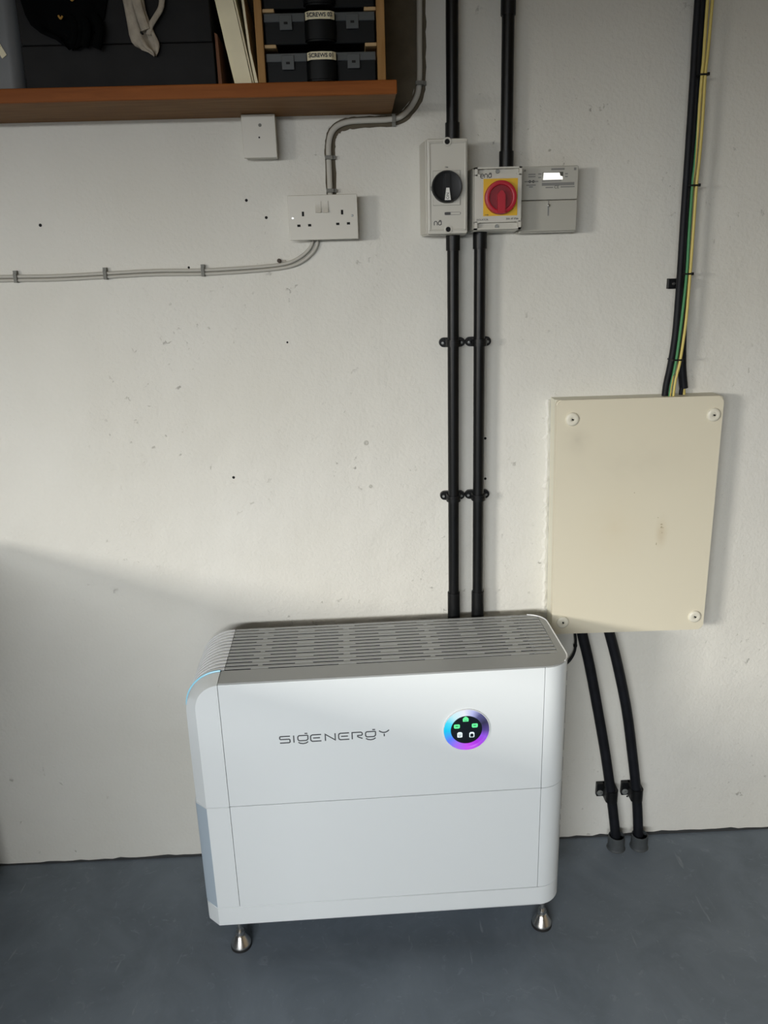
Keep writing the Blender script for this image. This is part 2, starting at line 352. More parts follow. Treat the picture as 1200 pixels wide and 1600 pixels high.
# unpainted render left behind the shelf and along the clipped cable
cabA = [(.1515, 2.3), (.150, 2.0637), (.149, 1.9952), (.1477, 1.9131), (.1378, 1.8797), (.1131, 1.8536), (.086, 1.8457), (.032, 1.8445), (-.0017, 1.8428), (-.0248, 1.836), (-.0389, 1.8228), (-.0454, 1.802), (-.0467, 1.7747), (-.0473, 1.690)]
cabA3 = spline([(x, 0, z) for x, z in cabA], 5)
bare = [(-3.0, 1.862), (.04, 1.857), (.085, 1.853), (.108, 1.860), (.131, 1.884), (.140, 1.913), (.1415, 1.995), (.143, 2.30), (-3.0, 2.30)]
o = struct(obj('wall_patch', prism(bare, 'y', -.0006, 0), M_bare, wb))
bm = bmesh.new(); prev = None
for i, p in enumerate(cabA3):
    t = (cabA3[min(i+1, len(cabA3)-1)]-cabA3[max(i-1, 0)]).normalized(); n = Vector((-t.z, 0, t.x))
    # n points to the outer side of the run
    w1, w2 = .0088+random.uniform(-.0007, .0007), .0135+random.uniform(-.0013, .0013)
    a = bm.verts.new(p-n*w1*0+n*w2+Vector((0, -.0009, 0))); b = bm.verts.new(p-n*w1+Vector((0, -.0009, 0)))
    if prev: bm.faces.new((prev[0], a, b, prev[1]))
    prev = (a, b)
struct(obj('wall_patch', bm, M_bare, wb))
# ragged line where floor paint meets the plaster
bm = bmesh.new(); xs = [-3+.022*i for i in range(int(5.6/.022))]; pv = None
for x in xs:
    h = .004+abs(random.gauss(0, .0022))+.002*math.sin(x*9)
    q = [bm.verts.new((x, -.0025, -.001)), bm.verts.new((x, -.0022, max(.001, h))), bm.verts.new((x, 0, max(.001, h)+.0005))]
    if pv:
        for k in range(2): bm.faces.new((pv[k], q[k], q[k+1], pv[k+1]))
    pv = q
struct(obj('trim_1', bm, mat('floor_paint_edge', (.035, .037, .038), .8)))
# old screw holes and a filled plug in the plaster
for (x, z, r) in ((-.673, 1.657, .0033), (-.2281, 1.6956, .003), (-.1881, 1.6597, .003), (-.3077, 1.0826, .0032), (-.1598, 1.3936, .0022), (-.365, 1.5615, .0024), (.2935, 1.1558, .003), (.2945, 1.0568, .003), (.7, .13, .003)):
    bm = lathe([(r*1.1, .0002), (r*.95, -.0006), (r*.75, -.0006), (r*.7, -.0002), (0, -.0001)], (x, 0, z), 'y', 10)
    struct(obj('screw_hole', bm, M_hole, wb))
for (x, z, r) in ((.0175, 1.0481, .0042), (.0105, 1.1551, .006)):
    bm = lathe([(r, .0002), (r, -.0012), (r*.6, -.0016), (r*.5, -.0004), (0, -.0003)], (x, 0, z), 'y', 12)
    struct(obj('wall_plug', bm, mat('grey_plug', (.50, .49, .44), .7), wb))

# cracked ridge of old plaster along the panel's left edge
bm = bmesh.new(); pv = None
for i in range(60):
    z = .70+.0092*i; xe = .4535-(z-.70)*.0165; w_ = .0035+abs(random.gauss(0, .0028)); h_ = .0015+abs(random.gauss(0, .0016))
    q_ = [bm.verts.new((xe-w_*1.6-.001, -.0001, z)), bm.verts.new((xe-w_*.8, -h_-.0006, z+random.uniform(-.002, .002))), bm.verts.new((xe, -h_*.5, z)), bm.verts.new((xe+.002, 0, z))]
    if pv:
        for k in range(3): bm.faces.new((pv[k], q_[k], q_[k+1], pv[k+1]))
    pv = q_
struct(obj('plaster_ridge', bm, M_wall, wb))

# unseen chest-shaped block, added beyond the left edge to shade the lower wall
blocker = thing('unseen_light_blocker', 'long dark blue-grey block added out of view to shade the lower wall', 'light_blocker', (-1.4, -.98, 0))
obj('body', B(-1.80, -1.01, -1.76, -.20, .03, .90, bev=.015), M_blocker, blocker, smooth=40)
obj('lid', B(-1.81, -1.0, -1.77, -.19, .905, .985, bev=.02), M_blocker, blocker, smooth=40)
obj('handle', B(-1.005, -.975, -1.1, -.86, .87, .90, bev=.006), M_blk, blocker, smooth=40)
for x in (-1.74, -1.07):
    for y in (-1.7, -.26): obj('foot', cyl((x, y, 0), 'z', .025, 0, .035, 16), M_rub, blocker, smooth=40)

# ---------------------------------------------------------------- the battery storage unit
UX, UY, UTH = -.3211, -.3471, .0222
U = thing('battery_storage_unit', 'white two-tier battery cabinet with slatted top, coloured light ring and steel feet', 'battery unit', (UX, UY, 0), UTH)
def up_(name, bm, m, parent=U, smooth=30, label=None): return obj(name, bm, m, parent, local=True, smooth=smooth, label=label)
GY0, GP, GW, NG = .0604, .01587, .0056, 13           # gap rows of the grille
ZT = .7268
# right cap and left cap outlines in plan
rc = [(.6956, .0)]+arc(.700, .057, .057, -90, 0, 12)+arc(.712, .217, .045, 0, 90, 8)+[(.6956, .262)]
lc = [(-.0008, 0), (-.051, 0), (-.0775, .0245), (-.0808, .034), (-.082, .05), (-.082, .25), (-.072, .262), (-.0008, .262)]
base = [(-.051, 0), (.6995, 0)]+arc(.700, .057, .057, -90, 0, 12)[1:]+arc(.712, .217, .045, 0, 90, 8)+[(-.072, .262), (-.082, .25), (-.082, .05), (-.0808, .034), (-.0775, .0245)]
up_('base_plinth', prism(base, 'z', .097, .1475, bev=.0015), M_case)
up_('battery_body', B(.0005, .6945, .0135, .26, .149, .42), M_seam)
up_('front_panel', B(0, .6948, 0, .013, .1485, .4212, bev=.001), M_case)
up_('right_cap', prism(rc, 'z', .1485, .4212, bev=.001), M_case)
up_('left_cap', prism(lc, 'z', .1485, .4212, bev=.001), M_case)
up_('inverter_body', B(.0005, .6945, .0135, .26, .4225, .7), M_seam)
fp = up_('front_panel', B(0, .6948, 0, .013, .4225, .7238, bev=.0012), M_case)
up_('right_cap', prism(rc, 'z', .4225, .7238, bev=.001), M_case)
for zs in ((.690, .668), (.655, .560), (.545, .490), (.470, .435), (.405, .330), (.315, .300), (.285, .190)):
    x, y = .700+.0571*math.cos(math.radians(-16)), .057+.0571*math.sin(math.radians(-16))
    up_('slit', prism([(x-.0004, y-.0009), (x+.0002, y-.0009), (x+.0007, y+.0009), (x, y+.0009)], 'z', zs[1], zs[0]), M_seam)
st = [(-.0511, -.0003), (-.0779, .0243), (-.0813, .034), (-.0826, .05), (-.0826, .12), (-.0815, .12), (-.0815, .05), (-.0803, .0343), (-.0772, .0247), (-.0508, .0003)]
up_('side_strip', prism(st, 'z', .1500, .4200), mat('silver_blue_strip', (.44, .52, .59), .35), label='silver-blue strip down the lower left edge')
# upper left cap: rounded shoulder with a chamfer that runs round it
Z0 = .4225
Fo = [(-.051, Z0), (-.051, .56)]+arc(.004, .669, .055, 180, 95, 14)
Mo = [(-.0772, Z0), (-.0772, .56)]+arc(0, .650, .0762, 180, 90.6, 14)
Oo = [(-.082, Z0), (-.082, .56)]+arc(0, .6468, .080, 180, 90.6, 14)
bm = bmesh.new()
A = [bm.verts.new((x, 0, z)) for x, z in Fo]; Bv = [bm.verts.new((x, .026, z)) for x, z in Mo]; Cv = [bm.verts.new((x, .0535, z)) for x, z in Oo]
a0, b0, c0 = (bm.verts.new((-.0008, y, Z0)) for y in (0, .026, .0535))
for P, Q in ((A, Bv), (Bv, Cv)):
    for i in range(len(P)-1): bm.faces.new((P[i], P[i+1], Q[i+1], Q[i]))
bm.faces.new([a0]+A); bm.faces.new([c0]+Cv); bm.faces.new((a0, A[0], Bv[0], b0)); bm.faces.new((b0, Bv[0], Cv[0], c0))
bm.faces.new((a0, A[-1], Bv[-1], b0)); bm.faces.new((b0, Bv[-1], Cv[-1], c0))
up_('left_cap', bm, M_case, smooth=24)
# thin blue light line round the shoulder
P = arc(0, .6468, .0806, 178, 91, 20)
up_('edge_light', tube([(x, .0565, z) for x, z in P], .0021, 8, k=1, nrm=Vector((0, -1, 0))), M_led, label='pale blue light line')
# fins round the shoulder and slats along the top, row by row with bridges in the gaps
fpath = [(-.082, .4235), (-.082, .56)]+arc(0, .6468, .080, 180, 90, 14)+[(.0062, ZT)]
def sweep(path, y0, y1, th, bm=None):
    bm = bm or bmesh.new(); rows = []
    for i, (x, z) in enumerate(path):
        p0 = path[max(i-1, 0)]; p1 = path[min(i+1, len(path)-1)]; d = Vector((p1[0]-p0[0], p1[1]-p0[1])).normalized(); n = Vector((d.y, -d.x))
        bv = .0005
        pr = ((y0+bv, 0), (y1-bv, 0), (y1, bv), (y1, th), (y0, th), (y0, bv))
        rows.append([bm.verts.new((x+n.x*h, y, z+n.y*h)) for y, h in pr])
    for R, Q in zip(rows, rows[1:]):
        for j in range(6): bm.faces.new((R[j], R[(j+1) % 6], Q[(j+1) % 6], Q[j]))
    bm.faces.new(rows[0]); bm.faces.new(rows[-1]); return bm
EV = [(.0638, .1013), (.2541, .2932), (.4435, .4844), (.635, .675)]
OD = [(.0778, .0874), (.1586, .1979), (.2654, .2795), (.3487, .3884), (.458, .4681), (.5396, .5781), (.648, .6599)]
XR = .7385
for k in range(NG):
    y0 = GY0+GP*k+GW/2; y1 = GY0+GP*(k+1)-GW/2 if k < NG-1 else .2615
    xe = XR if k < NG-1 else .716
    bm = sweep([(.0075, ZT), (xe, ZT)], y0, y1, .0012)
    for a, b in (EV if k % 2 == 0 else OD):
        box(bm, a, b, y0-GW+.0002, y0-.0002, ZT-.002, ZT-.001)
    if k in (0, NG-1): box(bm, .722 if k == 0 else .712, XR if k == 0 else .716, y0-GW+.0002, y0-.0002, ZT-.002, ZT-.0004)
    up_('slat', bm, M_top_shaded, smooth=None)
    up_('fin', sweep(fpath, y0, y1, .0022), M_fin)
bp = [(-.064, .4235), (-.064, .64)]+arc(-.004, .6468, .060, 176, 90, 8)+[(.750, .7068)]
up_('grille_backing', sweep(bp, .054, .2605, .004), M_dark)
# top frame: front margin, rounded corners and rear right edge
outer = [(.0006, .0012)]+arc(.700, .057, .0558, -90, 0, 12)+arc(.712, .217, .0435, 0, 50.5, 6)
inner = [(.7395, .0577), (.0006, .0577)]
up_('top_frame', prism(outer+inner, 'z', .7242, ZT, bev=.0008), M_top_shaded)
lip = [(p[0], p[1]) for p in arc(.700, .057, .0560, -40, 0, 6)+arc(.712, .217, .0437, 0, 85, 8)]
up_('edge_lip', tube([(x, y, ZT) for x, y in lip], .0016, 8, k=1, nrm=Vector((0, 0, 1))), M_fin)
# status display
DX, DZ = .5255, .5845
up_('light_ring', lathe([(.0345, 0), (.0345, -.0022), (.037, -.0026), (.043, -.0014), (.0475, -.0034), (.0492, -.0034), (.0500, -.0022), (.0500, 0)], (DX, 0, DZ), 'y', 64), ring_mat(DX, DZ), label='ring glowing cyan, violet and white')
up_('ring_rim', lathe([(.0498, 0), (.0498, -.003), (.0512, -.003), (.0512, 0)], (DX, 0, DZ), 'y', 64), M_fin)
disc = up_('display_disc', lathe([(0, -.0016), (.0325, -.0016), (.0348, -.0008), (.0348, 0)], (DX, 0, DZ), 'y', 48), M_glass, label='round black display')
yi = -.0016
house = [(-.006, -.0055), (.006, -.0055), (.0065, .001), (.004, .0045), (0, .007), (-.004, .0045), (-.0065, .001)]
rnd = [(-.0045, -.005), (.0045, -.005), (.0065, -.003), (.0065, .0035), (.0045, .005), (-.0045, .005), (-.0065, .0035), (-.0065, -.003)]
batt = [(-.0045, -.0065), (.0045, -.0065), (.0055, -.005), (.0055, .004), (.003, .0065), (-.003, .0065), (-.0055, .004), (-.0055, -.005)]
for (x, z), shp, m in (((.5238, .6104), house, M_green), ((.5046, .5938), rnd, M_green), ((.5437, .5939), rnd, M_green), ((.511, .5727), batt, M_white_icon), ((.5374, .5716), batt, M_white_icon)):
    ic = up_('icon', prism([(x+a, z+b) for a, b in shp], 'y', yi, yi-.0003), m, disc, None)
    if m is M_green:
        mk = [[(-3.2, -1), (-1.5, 1.5), (0, -1), (1.5, 1.2), (3.2, 0)]] if shp is rnd else [[(-3, -2), (-1, -3.4), (1, -3.4), (3, -2)]]
        bm = strokes(mk, .0011, yi-.0003, .0001, (x, z), .001, .001)
    elif x < .52: bm = strokes([[(-2, 3), (-2, -3), (2, -3), (2, 3)]], .0012, yi-.0003, .0001, (x, z), .001, .001)
    else: bm = prism([(x+a*.66, z-.0012+b*.62) for a, b in batt], 'y', yi-.0003, yi-.0005)
    up_('icon_mark', bm, M_glass if m is M_white_icon else M_iconmark, ic if False else disc, None)
# raised lettering
S_ = [[(95, 57), (10, 57), (3, 52), (2, 38), (10, 32), (85, 32), (92, 27), (93, 8), (85, 2), (2, 2)]]
g_ = [[(90, 57), (12, 57), (3, 50), (0, 40), (1, 24), (8, 15), (20, 13), (72, 13), (83, 17), (90, 26), (90, 57)], [(3, 1), (20, -9), (46, -13), (72, -9), (90, 2)], [(62, 73), (88, 73)]]
E_ = [[(95, 57), (16, 57), (5, 52), (0, 42), (0, 17), (5, 7), (16, 2), (95, 2)], [(22, 30), (84, 30)]]
N_ = [[(0, 0), (0, 56), (88, 3), (88, 60)]]
R_ = [[(0, 0), (0, 57), (80, 57), (90, 50), (92, 38), (84, 30), (50, 30), (48, 22), (56, 16), (92, 2)]]
Y_ = [[(0, 60), (14, 51), (34, 44), (56, 44), (76, 52), (90, 63)], [(46, 10), (46, 32)]]
for pl, dx in ((S_, 0), ([[(127, 0), (127, 60)]], 0), (g_, 163), (E_, 277), (N_, 408), (E_, 527), (R_, 648), (g_, 768), (Y_, 890)):
    up_('letter', strokes([[(a+dx, b) for a, b in q] for q in pl], .0026, .0002, .0006, (.1205, .5762), .0002413, .000288), M_logo, fp, None)
# adjustable feet
for x, y in ((-.013, .036), (.7185, .036), (-.013, .226), (.7185, .226)):
    ft = up_('foot', lathe([(0, .096), (.0048, .096), (.0048, .046), (.0095, .046), (.0100, .044), (.0100, .036), (.0088, .034), (.0112, .0325), (.0232, .012), (.0236, .008), (.0236, .006), (0, .006)], (x, y, 0), 'z', 36), M_steel, smooth=28, label='polished steel levelling foot')
    up_('rubber_pad', cyl((x, y, 0), 'z', .0245, 0, .0062, 32), M_rub, ft)

# ---------------------------------------------------------------- conduits, couplings, saddles
def conduit(label, x0, z0, x1, z1, y, r, coups, name='conduit'):
    t = thing(name, label, 'conduit', (x1, y, z1), 0, 'straight black conduits')
    obj('pipe', tube([(x0, y, z0), (x1, y, z1)], r, 24, k=1), M_cond, t, smooth=40)
    for za, zb in coups:
        f = lambda z: x0+(x1-x0)*(z-z0)/(z1-z0)
        bm = bmesh.new(); xm = f((za+zb)/2)
        lathe([(r+.0003, zb), (r+.0022, zb), (r+.0024, zb-.002), (r+.0024, za+.002), (r+.0022, za), (r+.0003, za)], (xm, y, 0), 'z', 28, bm)
        obj('coupling', bm, M_blk, t, smooth=35)
R1 = .0128
conduit('black conduit rising from the black-knobbed isolator to the top of the photo', .2122, 2.5, .2133, 1.785, -.03, R1, [(1.786, 1.832)])
conduit('black conduit rising from the red-knobbed isolator beside the grey meter', .3245, 2.5, .3272, 1.733, -.03, R1, [(1.734, 1.775), (2.025, 2.10)])
conduit('left of the two black conduits running down behind the white battery cabinet', .2136, 1.618, .2139, .64, -.032, R1, [(1.580, 1.618), (.70, .778)])
conduit('right of the two black conduits running down behind the white battery cabinet', .2722, 1.624, .2735, .64, -.032, R1, [(1.582, 1.624), (.70, .778)])
def saddle(x, z, label):
    t = thing('saddle_clip', label, 'clip', (x, -.004, z), 0, 'black saddle clips on the twin conduits')
    w, h = .0295, .0105
    pts = arc(x+w-h, z, h, -90, 90, 8)+arc(x-w+h, z, h, 90, 270, 8)
    obj('base_plate', prism(pts, 'y', 0, -.012, bev=.001), M_blk, t, smooth=35)
    bm = bmesh.new(); r = R1+.0012; out = []
    for a in range(13):
        an = PI*a/12; out.append((x+(r+.0028)*math.cos(an), -.032-(r+.0028)*math.sin(an)))
    inn = [(x+r*math.cos(PI*a/12), -.032-r*math.sin(PI*a/12)) for a in range(12, -1, -1)]
    poly = [(x+r+.0028, -.001)]+out+[(x-r-.0028, -.001), (x-r, -.001)]+inn+[(x+r, -.001)]
    obj('strap', prism(poly, 'z', z-.0075, z+.0075, bm), M_blk, t, smooth=35)
    obj('strap_rib', prism([(a, b-.0014) if b < -.02 else (a, b) for a, b in poly], 'z', z-.002, z+.002), M_blk, t, smooth=35)
    for s in (-1, 1): obj('screw', lathe([(0, -.0145), (.0026, -.0142), (.0036, -.012), (.0036, -.01)], (x+s*.0215, 0, z-.001), 'y', 14), M_screw2, t, smooth=35, label='zinc screw head')
saddle(.2138, 1.3831, 'upper saddle clip on the left conduit above the white cabinet')
saddle(.2732, 1.3831, 'upper saddle clip on the right conduit above the white cabinet')
saddle(.2139, 1.0209, 'lower saddle clip on the left conduit above the white cabinet')
saddle(.2735, 1.0213, 'lower saddle clip on the right conduit above the white cabinet')

# ---------------------------------------------------------------- isolators and meter
t = thing('rotary_isolator', 'tall light grey isolator box with a round black knob', 'switch', (.197, 0, 1.611))
bm = bmesh.new(); frustum(bm, (.1455, .246, 1.611, 1.797), (.1535, .2395, 1.6115, 1.7965), 0, -.066)
bmesh.ops.bevel(bm, geom=list(bm.edges), offset=.003, segments=2, affect='EDGES')
obj('body', bm, M_iso, t, smooth=40)
obj('cover', B(.1545, .2385, -.082, -.064, 1.6125, 1.7955, bev=.0035), M_iso, t, smooth=40)
bm = bmesh.new()
for x0, x1, z0, z1 in ((.1580, .1612, 1.619, 1.789), (.2318, .235, 1.619, 1.789), (.158, .1885, 1.786, 1.789), (.2045, .235, 1.786, 1.789), (.158, .190, 1.619, 1.622), (.206, .235, 1.619, 1.622)): box(bm, x0, x1, -.0845, -.081, z0, z1, bev=.0012)
obj('cover_rib', bm, M_iso, t, smooth=40)
for x, z in ((.1962, 1.789), (.1975, 1.6215)):
    pl = obj('screw_boss', lathe([(.0085, -.08), (.0085, -.0842), (.0055, -.0845), (.0050, -.083), (0, -.083)], (x, 0, z), 'y', 20), M_iso, t, smooth=35)
    obj('screw_plug', lathe([(0, -.0846), (.0048, -.0846), (.0048, -.082)], (x, 0, z), 'y', 16), M_hole, pl, smooth=35)
obj('knob_plate', B(.1665, .2225, -.0842, -.081, 1.6685, 1.735, bev=.001), M_iso, t)
bm = strokes([[(0, 0), (56, 0), (56, 66.5), (0, 66.5), (0, 0)]], .0005, -.0843, .0001, (.1665, 1.6685), .001, .001)
obj('plate_outline', bm, M_gprint, t)
KX, KZ = .1945, 1.7035
kn = obj('knob', lathe([(0, -.094), (.024, -.094), (.027, -.0955), (.030, -.0955), (.0312, -.093), (.0312, -.084)], (KX, 0, KZ), 'y', 40), M_blk, t, smooth=35, label='round black knob')
obj('grip', prism([(KX-.0055, KZ+.024), (KX+.0055, KZ+.024), (KX+.0085, KZ-.026), (KX-.0085, KZ-.026)], 'y', -.094, -.103, bev=.0015), M_blk, kn, smooth=35)
pt = obj('pointer', prism([(KX-.0028, KZ-.003), (KX+.0034, KZ-.003), (KX+.0065, KZ-.0265), (KX-.0060, KZ-.0265)], 'y', -.103, -.1036), mat('pointer_white', (.72, .72, .68), .4), kn, label='white pointer')
obj('knob_lettering', text('ON', .0082, KX+.0002, -.1037, KZ-.0185, PI/2), M_print, kn)
obj('lettering', text('ON', .0042, .1945, -.0822, 1.7415), M_print, t)
obj('lettering', text('OFF', .0045, .1633, -.0822, 1.702, PI/2), M_print, t)
LOGO_E = [[(0, 5), (8, 5), (8, 9), (5, 10), (2, 9), (0, 6), (0, 3), (2, 0), (8, 0)]]
LOGO_N = [[(0, 0), (0, 7), (2, 10), (6, 10), (8, 7), (8, 0)]]
LOGO_G = [[(8, 3), (6, 1), (2, 1), (0, 3), (0, 7), (2, 9.5), (8, 9.5), (8, 1)], [(2, 12), (8, 12)]]
def brand(glyphs, x, y, z, h, w):
    for i, g in enumerate(glyphs): obj('letter', strokes(g, w, y, .0003, (x+i*11*h/10, z), h/10, h/10), M_print, t)
brand((LOGO_N, LOGO_G), .1685, -.0819, 1.6300, .0078, .0016)
pill = arc(.2215, 1.6525, .003, -90, 90, 6)+arc(.193, 1.6525, .003, 90, 270, 6)
obj('rating_label', prism(pill, 'y', -.082, -.0823), M_gprint, t)
obj('rating_mark', prism([(.1905, 1.6498), (.202, 1.6498), (.202, 1.6552), (.1905, 1.6552)], 'y', -.0823, -.0825), M_print, t)
obj('rating_mark', prism([(.2035, 1.6504), (.2225, 1.6504), (.2225, 1.6546), (.2035, 1.6546)], 'y', -.0823, -.0825), M_iso, t)

t = thing('rotary_isolator', 'square light grey isolator box with a red knob on a yellow plate', 'switch', (.3, 0, 1.617))
bm = bmesh.new(); frustum(bm, (.2465, .353, 1.615, 1.742), (.251, .3495, 1.617, 1.740), 0, -.078)
bmesh.ops.bevel(bm, geom=list(bm.edges), offset=.0025, segments=2, affect='EDGES')
obj('body', bm, M_iso, t, smooth=40)
top = [(.2515, 1.7385), (.2515, 1.6185), (.349, 1.6185), (.349, 1.7385)]
for zs in (1, -1):       # the screw ledges are sunk between curved shoulders
    zc = 1.6785+zs*.060; bm = bmesh.new()
    box(bm, .2515, .349, -.0905, -.076, min(zc, zc-zs*.003), max(zc, zc-zs*.003))
    for xs in (-1, 1):
        xe = .30025+xs*.04875
        box(bm, min(xe, xe-xs*.006), max(xe, xe-xs*.006), -.0905, -.076, min(zc, zc-zs*.016), max(zc, zc-zs*.016))
    obj('shoulder', bm, M_iso, t)
face = [(.2515, 1.6315), (.262, 1.6315), (.268, 1.6335), (.333, 1.6335), (.339, 1.6315), (.349, 1.6315), (.349, 1.726), (.339, 1.726), (.333, 1.724), (.268, 1.724), (.262, 1.726), (.2515, 1.726)]
obj('face_plate', prism(face, 'y', -.076, -.0905, bev=.0012), M_iso, t, smooth=40)
for z in (1.7315, 1.6245):
    obj('screw', lathe([(0, -.0805), (.0035, -.0805), (.0042, -.079), (.0042, -.077)], (.3005, 0, z), 'y', 14), M_screw2, t, smooth=35, label='screw head')
obj('yellow_plate', B(.2695, .3405, -.0913, -.0904, 1.6448, 1.7165, bev=.0003), M_yel, t, label='square yellow plate')
RX, RZ = .3045, 1.6797
kn = obj('knob', lathe([(0, -.0985), (.0235, -.0985), (.0245, -.1035), (.0275, -.1045), (.0318, -.1035), (.0328, -.100), (.0328, -.091)], (RX, 0, RZ), 'y', 44), M_red, t, smooth=35, label='red rotary knob')
obj('knob_disc', lathe([(0, -.0992), (.0235, -.0992), (.0235, -.098)], (RX, 0, RZ), 'y', 36), M_red2, kn, smooth=35)
gp = [(RX-.0075, RZ-.031), (RX+.0085, RZ-.031), (RX+.0085, RZ+.005), (RX+.002, RZ+.0125), (RX-.002, RZ+.0125), (RX-.0085, RZ+.005)]
obj('grip', prism(gp, 'y', -.0985, -.111, bev=.0018), M_red, kn, smooth=35)
brand((LOGO_E, LOGO_N, LOGO_G), .2635, -.0904, 1.7182, .0074, .0016)
obj('lettering', text('20A 4P IP66', .0052, .330, -.0907, 1.6385), M_print, t)
obj('lettering', text('ISOLATOR', .0052,   .268, -.0907, 1.6378), M_print, t)
obj('arrow_mark', strokes([[(0, 0), (5, 0)], [(5, 1.2), (7, 0), (5, -1.2)]], .001, -.0913, .0001, (.273, 1.6472), .001, .001), M_print, t)

t = thing('electric_meter', 'flat light grey meter with a small bright display beside the red-knobbed isolator', 'meter', (.415, 0, 1.613))
obj('body', B(.3555, .4775, -.048, 0, 1.676, 1.7425, bev=.003), M_meter, t, smooth=40)
obj('terminal_cover', B(.3545, .477, -.050, 0, 1.6135, 1.6755, bev=.003), M_mcover, t, smooth=40)
obj('cover_flange', B(.3545, .4775, -.041, 0, 1.6115, 1.6145, bev=.001), M_mcover, t)
sc = obj('display', B(.4015, .4445, -.0487, -.047, 1.7152, 1.7305), mat('lcd_dark', (.10, .10, .085), .3), t, label='small display')
obj('screen_glare', prism([(.402, 1.7155), (.444, 1.7155), (.4435, 1.7215), (.4385, 1.7228), (.4365, 1.729), (.403, 1.7295)], 'y', -.0487, -.0490), M_lcd_glare, sc, label='glare on the display, made to glow')  # glowing patch stands in for light reflected off the display
bm = bmesh.new()
def bar(x, z, w, h=.0022): box(bm, x, x+w, -.0484, -.0478, z-h/2, z+h/2)
for x, z, w in ((.371, 1.727, .015), (.371, 1.7225, .015), (.392, 1.7272, .007), (.392, 1.7205, .006), (.4485, 1.7265, .006), (.4485, 1.721, .006), (.363, 1.713, .009), (.3835, 1.713, .009), (.367, 1.706, .02), (.373, 1.7025, .008), (.4, 1.7135, .041), (.408, 1.7005, .016), (.440, 1.701, .03)): bar(x, z, w)
bar(.4, 1.707, .069, .006); bar(.419, 1.736, .028, .004); bar(.467, 1.7355, .005, .005); bar(.3615, 1.7345, .004, .004)
obj('face_print', bm, M_gprint, t)
obj('lettering', text('CE', .0085, .4315, -.0482, 1.7008), M_print, t)
obj('socket_mark', strokes([[(0, 0), (3, 2), (6, 0), (3, -2), (0, 0)], [(8, 0), (11, 2), (14, 0), (11, -2), (8, 0)]], .0018, -.0479, .0004, (.3715, 1.7130), .00095, .001), M_print, t)
obj('seal_slot', B(.4135, .4165, -.0505, -.049, 1.6445, 1.664), M_gprint, t)
obj('seal_slot', B(.4145, .4158, -.0505, -.049, 1.668, 1.674), M_print, t)
obj('seal', lathe([(0, -.054), (.0028, -.0535), (.0034, -.051), (.0034, -.0495)], (.415, 0, 1.665), 'y', 12), M_screw, t, smooth=35, label='small bright seal')

# ---------------------------------------------------------------- double socket
t = thing('double_socket', 'white double wall socket below the shelf with two switches', 'socket', (-.063, 0, 1.6095))
obj('back_box', B(-.1335, .0075, -.036, 0, 1.6115, 1.6965, bev=.002), M_sock, t, smooth=40)
SX0, SX1, SZ0, SZ1 = -.1365, .0098, 1.6095, 1.6988
fc = obj('face_plate', B(SX0, SX1, -.046, -.0362, SZ0, SZ1, bev=.0015), M_sock, t, smooth=40)
sxm = lambda u: SX0+(u-150)/910*(SX1-SX0)
def szm(u, v): return SZ1-(v-(140-(u-120)*.022))/600*(SZ1-SZ0)
for u, v, w, h in ((342, 383, .0048, .0092), (280, 540, .0068, .0048), (422, 534, .0068, .0048), (856, 362, .0048, .0092), (793, 518, .0068, .0048), (934, 512, .0068, .0048)):
    x, z = sxm(u), szm(u, v); obj('pin_hole', B(x-w/2, x+w/2, -.0463, -.045, z-h/2, z+h/2), M_hole, fc, label='dark pin hole')
for u, v, m in ((208, 440, M_screw), (988, 408, M_screw2)):
    obj('screw', lathe([(0, -.0468), (.0022, -.0466), (.0029, -.0455), (.0029, -.044)], (sxm(u), 0, szm(u, v)), 'y', 14), m, fc, smooth=35, label='screw head')
for u in (545, 640):
    x = sxm(u); z = szm(u, 290)
    bm = bmesh.new(); w, h = .0062, .0115
    ps = [(-.0455, z+h), (-.0482, z+h), (-.0472, z), (-.0522, z-h), (-.0455, z-h)]
    obj('rocker_switch', prism(ps, 'x', x-w, x+w, bm, bev=.0006), M_sock, t, smooth=40)

# white blank box under the shelf
t = thing('blank_box', 'small white square blank box right under the shelf edge', 'box', (-.188, 0, 1.775))
obj('back_box', B(-.2195, -.1535, -.030, 0, 1.7745, 1.8555, bev=.002), M_sock, t, smooth=40)
obj('cover', B(-.2215, -.1525, -.040, -.0305, 1.7735, 1.8555, bev=.0015), M_sock, t, smooth=40)
obj('screw_hole', lathe([(0, -.0404), (.0018, -.0404), (.0018, -.039)], (-.187, 0, 1.812), 'y', 10), M_hole, t)
obj('paint_lump', lathe([(0, -.0408), (.003, -.0405), (.0045, -.039)], (-.184, 0, 1.835), 'y', 8), M_clip, t, smooth=60)

